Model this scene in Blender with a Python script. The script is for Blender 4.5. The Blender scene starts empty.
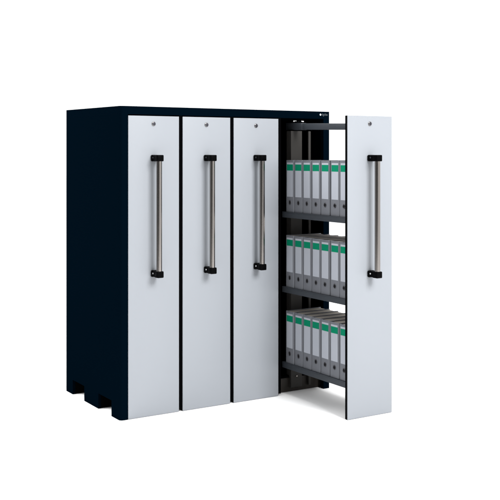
import bpy, bmesh, math, random
from mathutils import Vector, Matrix
random.seed(7)
S = bpy.context.scene
C = S.collection

# ------------------------------------------------------------------ materials
def nodes(name):
    m = bpy.data.materials.new(name); m.use_nodes = True
    nt = m.node_tree
    return m, nt, nt.nodes['Principled BSDF']

def mat(name, col, rough=.5, metal=0., spec=.5, bump=0., bscale=400., var=0., vscale=6., coat=0., aniso=None):
    m, nt, b = nodes(name)
    b.inputs['Base Color'].default_value = (*col, 1)
    b.inputs['Roughness'].default_value = rough
    b.inputs['Metallic'].default_value = metal
    b.inputs['Specular IOR Level'].default_value = spec
    b.inputs['Coat Weight'].default_value = coat
    tc = nt.nodes.new('ShaderNodeTexCoord')
    if var:
        n = nt.nodes.new('ShaderNodeTexNoise'); n.inputs['Scale'].default_value = vscale; n.inputs['Detail'].default_value = 4
        r = nt.nodes.new('ShaderNodeMapRange')
        r.inputs['From Min'].default_value = .3; r.inputs['From Max'].default_value = .7
        r.inputs['To Min'].default_value = max(0, rough - var); r.inputs['To Max'].default_value = min(1, rough + var)
        nt.links.new(tc.outputs['Object'], n.inputs['Vector'])
        nt.links.new(n.outputs['Fac'], r.inputs['Value']); nt.links.new(r.outputs[0], b.inputs['Roughness'])
        mx = nt.nodes.new('ShaderNodeMix'); mx.data_type = 'RGBA'
        mx.inputs['A'].default_value = (*[c * (1 - var * .3) for c in col], 1)
        mx.inputs['B'].default_value = (*[min(1, c * (1 + var * .3)) for c in col], 1)
        nt.links.new(n.outputs['Fac'], mx.inputs['Factor']); nt.links.new(mx.outputs['Result'], b.inputs['Base Color'])
    if bump:
        n2 = nt.nodes.new('ShaderNodeTexNoise'); n2.inputs['Scale'].default_value = bscale; n2.inputs['Detail'].default_value = 2
        bp = nt.nodes.new('ShaderNodeBump'); bp.inputs['Strength'].default_value = bump; bp.inputs['Distance'].default_value = .0006
        nt.links.new(tc.outputs['Object'], n2.inputs['Vector'])
        nt.links.new(n2.outputs['Fac'], bp.inputs['Height']); nt.links.new(bp.outputs[0], b.inputs['Normal'])
    return m

M = {}
M['floor']  = mat('studio_floor_white', (.90, .90, .90), .9, spec=.0)
M['navy']   = mat('navy_powder_coat', (.0003, .0021, .0045), .5, spec=.0, bump=.10, bscale=900)
M['black']  = mat('black_inner_sheet', (.0012, .0012, .0014), .6, spec=.0)
M['front']  = mat('light_grey_powder_coat', (.212, .225, .2435), .42, spec=.15, bump=.06, bscale=1100, var=.05, vscale=3)
M['edge']   = mat('black_edge_profile', (.001, .001, .0012), .5, spec=.01)
M['steel']  = mat('brushed_steel', (.23, .214, .202), .2, metal=1)
M['plast']  = mat('black_plastic', (.0010, .0010, .0012), .35, spec=.02)
M['chrome'] = mat('chrome_fitting', (.8, .8, .8), .15, metal=1)
M['lockface'] = mat('dark_lock_face', (.05, .05, .06), .3, metal=.6)
M['shelf']  = mat('dark_grey_shelf_steel', (.025, .029, .035), .5, spec=.25, bump=.05, var=.05)
M['rail']   = mat('grey_rail_steel', (.028, .032, .038), .45, spec=.15, var=.05)
M['column'] = mat('grey_column_steel', (.026, .0245, .023), .5, spec=.1, var=.08)
M['base']   = mat('base_sill_steel', (.022, .019, .017), .5, spec=.1, var=.08)
M['cover']  = mat('grey_binder_board', (.112, .117, .131), .6, spec=.15, bump=.25, bscale=700, var=.06, vscale=30)
M['label']  = mat('white_spine_label', (.295, .31, .345), .55, spec=.1, var=.03)
M['green']  = mat('green_label_band', (.001, .150, .078), .55, spec=.05)
M['ring']   = mat('dark_finger_ring', (.045, .045, .05), .35, metal=.5)
M['hole']   = mat('finger_hole_black', (.010, .010, .011), .8, spec=.02)
M['logo']   = mat('white_emblem_print', (.5, .55, .6), .5)
M['logodim'] = mat('faded_emblem_print', (.012, .022, .03), .5)
def paper():
    m, nt, b = nodes('stacked_paper')
    tc = nt.nodes.new('ShaderNodeTexCoord'); mp = nt.nodes.new('ShaderNodeMapping')
    mp.inputs['Scale'].default_value = (2, 260, 2)
    n = nt.nodes.new('ShaderNodeTexNoise'); n.inputs['Scale'].default_value = 1.; n.inputs['Detail'].default_value = 3
    cr = nt.nodes.new('ShaderNodeValToRGB')
    cr.color_ramp.elements[0].position = .3; cr.color_ramp.elements[0].color = (.24, .21, .18, 1)
    cr.color_ramp.elements[1].position = .7; cr.color_ramp.elements[1].color = (.46, .43, .39, 1)
    nt.links.new(tc.outputs['Object'], mp.inputs[0]); nt.links.new(mp.outputs[0], n.inputs['Vector'])
    nt.links.new(n.outputs['Fac'], cr.inputs[0]); nt.links.new(cr.outputs[0], b.inputs['Base Color'])
    b.inputs['Roughness'].default_value = .9; b.inputs['Specular IOR Level'].default_value = .1
    return m
M['paper'] = paper()

# ------------------------------------------------------------------ mesh helpers
def merge(bm, t):
    me = bpy.data.meshes.new('tmp'); t.to_mesh(me); t.free(); bm.from_mesh(me); bpy.data.meshes.remove(me)

def box(bm, x0, x1, y0, y1, z0, z1, bev=0., seg=2, mi=0):
    t = bmesh.new()
    bmesh.ops.create_cube(t, size=1)
    for v in t.verts:
        v.co = ((x0 + x1) / 2 + v.co.x * (x1 - x0), (y0 + y1) / 2 + v.co.y * (y1 - y0), (z0 + z1) / 2 + v.co.z * (z1 - z0))
    if bev: bmesh.ops.bevel(t, geom=t.edges[:], offset=bev, segments=seg, profile=.5, affect='EDGES')
    for f in t.faces: f.material_index = mi
    merge(bm, t)

def prism(bm, pts, axis, a, b, bev=0., mi=0):
    """closed polygon pts extruded along an axis from a to b"""
    t = bmesh.new()
    def co(p, h):
        if axis == 'X': return (h, p[0], p[1])
        if axis == 'Y': return (p[0], h, p[1])
        return (p[0], p[1], h)
    vs = [t.verts.new(co(p, a)) for p in pts]
    f = t.faces.new(vs)
    r = bmesh.ops.extrude_face_region(t, geom=[f])
    for v in r['geom']:
        if isinstance(v, bmesh.types.BMVert): v.co = co([(v.co.y, v.co.z), (v.co.x, v.co.z), (v.co.x, v.co.y)]['XYZ'.index(axis)], b)
    bmesh.ops.recalc_face_normals(t, faces=t.faces[:])
    if bev: bmesh.ops.bevel(t, geom=t.edges[:], offset=bev, segments=2, profile=.5, affect='EDGES')
    for f in t.faces: f.material_index = mi
    merge(bm, t)

def cyl(bm, p, axis, r, a, b, n=32, bev=0., mi=0):
    t = bmesh.new()
    bmesh.ops.create_cone(t, cap_ends=True, segments=n, radius1=r, radius2=r, depth=b - a)
    if bev:
        ed = [e for e in t.edges if abs(e.verts[0].co.z - e.verts[1].co.z) < 1e-6]
        bmesh.ops.bevel(t, geom=ed, offset=bev, segments=3, profile=.5, affect='EDGES')
    R = {'X': Matrix.Rotation(math.pi / 2, 4, 'Y'), 'Y': Matrix.Rotation(math.pi / 2, 4, 'X'), 'Z': Matrix.Identity(4)}[axis]
    mid = (a + b) / 2
    o = {'X': (mid, p[0], p[1]), 'Y': (p[0], mid, p[1]), 'Z': (p[0], p[1], mid)}[axis]
    bmesh.ops.transform(t, matrix=Matrix.Translation(o) @ R, verts=t.verts[:])
    for f in t.faces: f.material_index = mi
    merge(bm, t)

def ring(bm, p, axis, R, r, at, n=28, k=10):
    vs = []
    for i in range(n):
        a = 2 * math.pi * i / n; row = []
        for j in range(k):
            b = 2 * math.pi * j / k
            rr = R + r * math.cos(b); h = at + r * math.sin(b)
            u, w = p[0] + rr * math.cos(a), p[1] + rr * math.sin(a)
            row.append(bm.verts.new({'X': (h, u, w), 'Y': (u, h, w), 'Z': (u, w, h)}[axis]))
        vs.append(row)
    for i in range(n):
        for j in range(k):
            bm.faces.new((vs[i][j], vs[(i + 1) % n][j], vs[(i + 1) % n][(j + 1) % k], vs[i][(j + 1) % k]))
    bmesh.ops.recalc_face_normals(bm, faces=bm.faces[:])

def obj(name, bm, mats, parent=None, smooth=True):
    me = bpy.data.meshes.new(name); bm.to_mesh(me); bm.free()
    if not isinstance(mats, (list, tuple)): mats = [mats]
    for m in mats: me.materials.append(m)
    if smooth:
        for p in me.polygons: p.use_smooth = True
        me.set_sharp_from_angle(angle=math.radians(35))
    o = bpy.data.objects.new(name, me); C.objects.link(o)
    if parent is not None: o.parent = parent
    return o

def tag(o, label=None, cat=None, group=None, kind=None):
    if label: o['label'] = label
    if cat: o['category'] = cat
    if group: o['group'] = group
    if kind: o['kind'] = kind
    return o

# ------------------------------------------------------------------ setting
bm = bmesh.new()
for vx, vy in ((-4.2, -8), (40, -8), (40, 60), (-4.2, 60)): bm.verts.new((vx, vy, 0))
bm.faces.new(bm.verts[:])
tag(obj('floor', bm, M['floor'], smooth=False), kind='structure')

# ------------------------------------------------------------------ cabinet
W, D, H = 1.4842, .8344, 1.80
ZT, ZB = 1.7457, .002
LX = [.0498, .4023, .7548, 1.1088]          # left edge of each front
PW = .3277
PULL = .6764
ROOT = bpy.data.objects.new('filing_cabinet', None); C.objects.link(ROOT)
tag(ROOT, 'tall navy steel cabinet with four light grey pull-out fronts, the right one drawn out', 'cabinet')

FEET = [(0, .122), (.315, .534), (.725, D)]
PZ = .092                                    # height of the lifting pockets
def side(x0, x1, stile, outer):
    """side sheet with rounded front corner, front stile and three feet; outer=-1 left, +1 right"""
    bm = bmesh.new()
    r = .018 if outer < 0 else .006
    fx = stile                               # inner edge of the stile (X)
    ox = x0 if outer < 0 else x1             # outer face
    ix = x1 if outer < 0 else x0             # inner face
    s = 1 if outer < 0 else -1
    def profile(yend):
        pts = [(ox, yend)]
        for k in range(7):
            a = math.pi / 2 * k / 6
            pts.append((ox + s * (r - r * math.cos(a)), r - r * math.sin(a)))
        pts += [(fx, 0), (fx, .03), (ix, .03), (ix, yend)]
        return pts
    prism(bm, profile(D), 'Z', PZ, 1.7525)
    prism(bm, profile(FEET[0][1]), 'Z', 0, PZ)
    for a, b in FEET[1:]:
        box(bm, x0, x1, a, b, 0, PZ)
    return obj('side_panel', bm, M['navy'], ROOT)
side(0, .018, .0475, -1)
side(W - .018, W, W - .0485, 1)

bm = bmesh.new()
r = .018; arc = [(r - r * math.cos(math.pi / 2 * k / 6), r - r * math.sin(math.pi / 2 * k / 6)) for k in range(7)]
prism(bm, [(0, .03)] + arc + [(W - x / 3, y / 3) for x, y in arc[::-1]] + [(W, .03)], 'Z', 1.7525, H)
header = obj('header_rail', bm, M['navy'], ROOT)
bm = bmesh.new(); prism(bm, [(.0305, 1.7527), (D, 1.7527), (D, H + .007), (.0305, H)], 'X', 0, W)
obj('top_panel', bm, M['navy'], ROOT)
bm = bmesh.new(); box(bm, .0185, W - .0185, D - .012, D, PZ, 1.7522)
obj('back_panel', bm, M['navy'], ROOT)
bm = bmesh.new(); box(bm, .0185, W - .0185, .055, D - .0125, PZ, PZ + .012)
obj('base_plate', bm, M['black'], ROOT)
for k, (a, b) in enumerate(FEET):
    bm = bmesh.new(); box(bm, .0185, W - .0185, .055 if k == 0 else a, b, 0.002, PZ - .001, .002)
    obj('base_beam', bm, M['base'] if k == 0 else M['black'], ROOT)
for k in range(3):
    xc = (LX[k] + PW + LX[k + 1]) / 2
    bm = bmesh.new(); box(bm, xc - .007, xc + .007, .010, D - .0125, PZ + .0125, 1.7522)
    box(bm, xc - .010, xc + .010, .004, .009, .012, 1.7515)
    obj('partition', bm, M['black'], ROOT)
# emblem on the header: a white dot and a faint run of strokes too worn to read
bm = bmesh.new()
ex, ez = 1.411, 1.7795
cyl(bm, (ex, ez), 'Y', .0062, -.0012, .0005, 24, mi=0)
x = ex + .014
for w_, z0, z1 in ((.006, -.006, .007), (.005, -.011, .004), (.002, -.006, .004), (.003, -.006, .007), (.002, -.006, .009), (.003, -.006, .007), (.005, -.006, .004), (.004, -.006, .004)):
    box(bm, x, x + w_, -.0008, .0004, ez + z0, ez + z1, mi=1); x += w_ + .0018
tag(obj('emblem', bm, [M['logo'], M['logodim']], header), 'white dot emblem with faint worn lettering')

# ------------------------------------------------------------------ pull-out fronts
def make_front(x0, y, label):
    bm = bmesh.new(); box(bm, 0, PW, -.0025, .003, ZB, ZT, .0018, 3)
    f = obj('drawer_front', bm, M['front'], ROOT); f['label'] = label
    f.location = (x0, y, 0)
    bm = bmesh.new(); box(bm, .0004, PW - .0004, .0032, .0228, ZB + .0004, ZT - .0004, .0008, 1)
    obj('edge_profile', bm, M['edge'], f)
    cx = PW / 2
    # tube handle
    bm = bmesh.new(); cyl(bm, (cx, -.069), 'Z', .0165, .826, 1.500, 40)
    obj('handle_bar', bm, M['steel'], f)
    for z0, z1, up in ((1.482, 1.519, 1), (.811, .849, -1)):
        bm = bmesh.new()
        box(bm, cx - .0205, cx + .0205, -.0895, -.046, z0, z1, .005, 3)             # clamp round the tube end
        box(bm, cx - .0190, cx + .0190, -.0465, -.0200, z0 + .002, z1 - .002, .003, 3)  # arm to the panel
        box(bm, cx - .0235, cx + .0215, -.0240, -.0026, z0 - .0005, z1 + .0005, .007, 3)   # foot on the panel
        b = obj('handle_bracket', bm, M['plast'], f)
        bm = bmesh.new(); cyl(bm, (-.028, (z0 + z1) / 2 + .003), 'X', .0052, cx - .0215, cx - .0175, 20, .001)
        obj('clamp_screw', bm, M['rail'] if up > 0 else M['chrome'], f)
    # lock
    bm = bmesh.new()
    cyl(bm, (cx - .003, 1.700), 'Y', .0125, -.0075, -.0024, 32, .002, mi=0)
    cyl(bm, (cx - .003, 1.700), 'Y', .0105, -.0095, -.0070, 32, .001, mi=1)
    box(bm, cx - .0042, cx - .0018, -.0100, -.0090, 1.6935, 1.7065, mi=2)
    obj('lock', bm, [M['steel'], M['lockface'], M['hole']], f)
    return f
make_front(LX[0], 0, 'closed light grey front beside the navy side')
make_front(LX[1], 0, 'closed light grey front, middle of the three shut ones')
make_front(LX[2], 0, 'closed light grey front beside the open bay')
F = make_front(LX[3], -PULL, 'light grey front pulled out with its shelves of binders')

# carriage of the drawn-out unit (local to its front: x from its left edge, y from its face)
XS = 1.145 - LX[3]                           # plane of the binder spines
PITCH, BH, Y0 = .0934, .3265, .0095 + PULL
ROWZ = [1.1589, .6847, .2060]
for z in ROWZ:
    bm = bmesh.new()
    x0, x1, y0, y1 = XS - .010, PW - .006, .0232, PULL + .034
    box(bm, x0, x1, y0, y1, z - .006, z - .0006)
    box(bm, x0, x0 + .004, y0, y1, z - .036, z - .0062, .001, 1)
    box(bm, x1 - .004, x1, y0, y1, z - .036, z - .0062, .001, 1)
    box(bm, x0 + .0045, x1 - .0045, y1 - .004, y1, z - .036, z - .0062, .001, 1)
    obj('shelf', bm, M['shelf'], F)
bm = bmesh.new()
yc = PULL + .036
box(bm, 1.205 - LX[3], 1.290 - LX[3], yc, yc + .004, .03, 1.672)
box(bm, 1.205 - LX[3], 1.209 - LX[3], yc + .0045, yc + .05, .03, 1.672)
box(bm, 1.286 - LX[3], 1.290 - LX[3], yc + .0045, yc + .05, .03, 1.672)
box(bm, 1.343 - LX[3], 1.361 - LX[3], yc, yc + .012, .03, 1.672, .003)
obj('rear_column', bm, M['column'], F)
bm = bmesh.new()
xr = 1.225 - LX[3]
def sloped(bm, x0, x1, y0, y1, zb0, zt0, zb1, zt1):
    n = len(bm.verts); prism(bm, [(y0, zb0), (y1, zb1), (y1, zt1), (y0, zt0)], 'X', x0, x1, .002)
ra = lambda y: (1.664 + .0155 * y / PULL, 1.7017 + .0185 * y / PULL)
sloped(bm, xr, xr + .030, .0232, PULL + .02, *ra(.0232), *ra(PULL + .02))
e0, e1 = ra(PULL - .06), ra(PULL + .12)
sloped(bm, xr - .003, xr + .033, PULL - .06, PULL + .12, e0[0] - .002, e0[1] + .002, e1[0] - .002, e1[1] + .002)
obj('top_rail', bm, M['rail'], F)
bm = bmesh.new()
cyl(bm, (PULL + .05, 1.737), 'X', .009, xr + .002, xr + .028, 24, .002)
box(bm, xr + .006, xr + .024, PULL - .045, PULL + .045, 1.7275, 1.735, .002)
obj('guide_roller', bm, M['chrome'], F)
bm = bmesh.new(); cyl(bm, (1.247 - LX[3], .10), 'Y', .0055, yc - .006, yc - .0005, 20, .002)
obj('bolt', bm, M['steel'], F)

# ------------------------------------------------------------------ binders
BW, BD = .0890, .272
def make_binder():
    root = bpy.data.objects.new('ring_binder', None); C.objects.link(root)
    h = BH; t = .0026; w = BW / 2
    bm = bmesh.new()
    # spine board with rounded long edges, two cover boards
    pts = []
    r = .006
    for k in range(6):
        a = math.pi / 2 * k / 5; pts.append((r - r * math.cos(a), -w + r - r * math.sin(a)))
    pts = pts[::-1]
    mirror = [(p[0], -p[1]) for p in pts][::-1]
    outer = pts + mirror                     # (x small y) ... spine ... 
    inner = [(t + .004, w - t), (t, w - t - .004), (t, -w + t + .004), (t + .004, -w + t)]
    prof = [(BD, -w)] + outer + [(BD, w), (BD, w - t)] + inner + [(BD, -w + t)]
    prism(bm, prof, 'Z', 0, h)
    obj('cover', bm, M['cover'], root)
    bm = bmesh.new(); box(bm, .022, BD - .010, -w + .0045, w - .005, .006, h - .004, .0005, 1)
    obj('paper_stack', bm, M['paper'], root)
    bm = bmesh.new()
    lw = .0325
    zt, zg0, zg1, zb = h * .955, h * .920, h * .800, h * .295
    box(bm, -.0009, .0004, -lw, lw, zg0, zt, mi=0)
    box(bm, -.0009, .0004, -lw, lw, zg1, zg0, mi=1)
    box(bm, -.0009, .0004, -lw, lw, zb, zg1, mi=0)
    tag(obj('spine_label', bm, [M['label'], M['green']], root), 'white spine label with a green band near its top')
    bm = bmesh.new(); ring(bm, (0, h * .185), 'X', .0115, .0024, -.0006)
    rg = obj('finger_ring', bm, M['ring'], root)
    bm = bmesh.new(); cyl(bm, (0, h * .185), 'X', .0105, -.0006, .0003, 24)
    obj('finger_hole', bm, M['hole'], root)
    return root
def dup(src):
    c = src.copy(); C.objects.link(c)
    for ch in src.children:
        k = ch.copy(); C.objects.link(k); k.parent = c
    return c
proto = make_binder(); first = True
order = ['leftmost', 'second from the left', 'third from the left', 'middle', 'third from the right', 'second from the right', 'rightmost']
note = [', at the inner end', '', '', ' of the seven', '', '', ', partly hidden by the drawn-out front']
for row, z in zip(('top', 'middle', 'bottom'), ROWZ):
    for k in range(7):
        o = proto if first else dup(proto); first = False
        o.location = (1.145 + random.uniform(0, .003), Y0 - PULL - (k + .5) * PITCH + random.uniform(-.0012, .0012), z)
        o.rotation_euler = (random.uniform(-.004, .004), 0, random.uniform(-.008, .008))
        tag(o, f'grey binder with green-banded label on the {row} shelf, {order[k]}{note[k]}', 'binder', 'grey binders on the pull-out shelves')

# ------------------------------------------------------------------ light
w = bpy.data.worlds.new('World'); S.world = w; w.use_nodes = True
nt = w.node_tree; bg = nt.nodes['Background']
# white studio all round, with a dark low flag of darkness on the left of the set (what the tube handles mirror)
tc = nt.nodes.new('ShaderNodeTexCoord')
dot = nt.nodes.new('ShaderNodeVectorMath'); dot.operation = 'DOT_PRODUCT'; dot.inputs[1].default_value = (-.96, -.28, 0)
sep = nt.nodes.new('ShaderNodeSeparateXYZ')
m1 = nt.nodes.new('ShaderNodeMapRange'); m1.interpolation_type = 'SMOOTHSTEP'
m1.inputs['From Min'].default_value = .36; m1.inputs['From Max'].default_value = .58
m2 = nt.nodes.new('ShaderNodeMapRange'); m2.interpolation_type = 'SMOOTHSTEP'
m2.inputs['From Min'].default_value = .28; m2.inputs['From Max'].default_value = .55
m2.inputs['To Min'].default_value = 1; m2.inputs['To Max'].default_value = 0
mu = nt.nodes.new('ShaderNodeMath'); mu.operation = 'MULTIPLY'
st = nt.nodes.new('ShaderNodeMapRange'); st.inputs['To Min'].default_value = 1.6; st.inputs['To Max'].default_value = .13
L = nt.links.new
L(tc.outputs['Generated'], dot.inputs[0]); L(tc.outputs['Generated'], sep.inputs[0])
L(dot.outputs['Value'], m1.inputs['Value']); L(sep.outputs['Z'], m2.inputs['Value'])
L(m1.outputs[0], mu.inputs[0]); L(m2.outputs[0], mu.inputs[1]); L(mu.outputs[0], st.inputs['Value'])
L(st.outputs[0], bg.inputs['Strength'])
bg.inputs['Color'].default_value = (1, 1, 1, 1)
def area(name, loc, target, size, energy, col=(1, 1, 1)):
    l = bpy.data.lights.new(name, 'AREA'); l.energy = energy; l.size = size; l.color = col
    o = bpy.data.objects.new(name, l); C.objects.link(o); o.location = loc
    o.rotation_euler = (Vector(target) - Vector(loc)).to_track_quat('-Z', 'Y').to_euler()
area('key_softbox', (1.35, -6.2, 4.9), (.9, 0, .6), 2.5, 800)
area('added_floor_fill', (-3.2, 2.0, 4.4), (-.6, .6, 0), 2.2, 380)  # unseen fill lamp, added to wash out the cabinet's shadow on the left floor

# ------------------------------------------------------------------ camera
cd = bpy.data.cameras.new('camera'); co = bpy.data.objects.new('camera', cd); C.objects.link(co)
co.location = (-2.2999, -5.092, 1.5221); co.rotation_euler = (math.pi / 2, 0, -.5573)
cd.sensor_width = 36; cd.lens = 970.115 / 500 * 36; cd.shift_y = -(250 - 154.39) / 500; cd.clip_end = 500
S.camera = co
S.view_settings.view_transform = 'Standard'; S.view_settings.look = 'None'
S.view_settings.exposure = 0; S.view_settings.gamma = 1
S.render.resolution_x = S.render.resolution_y = 1024
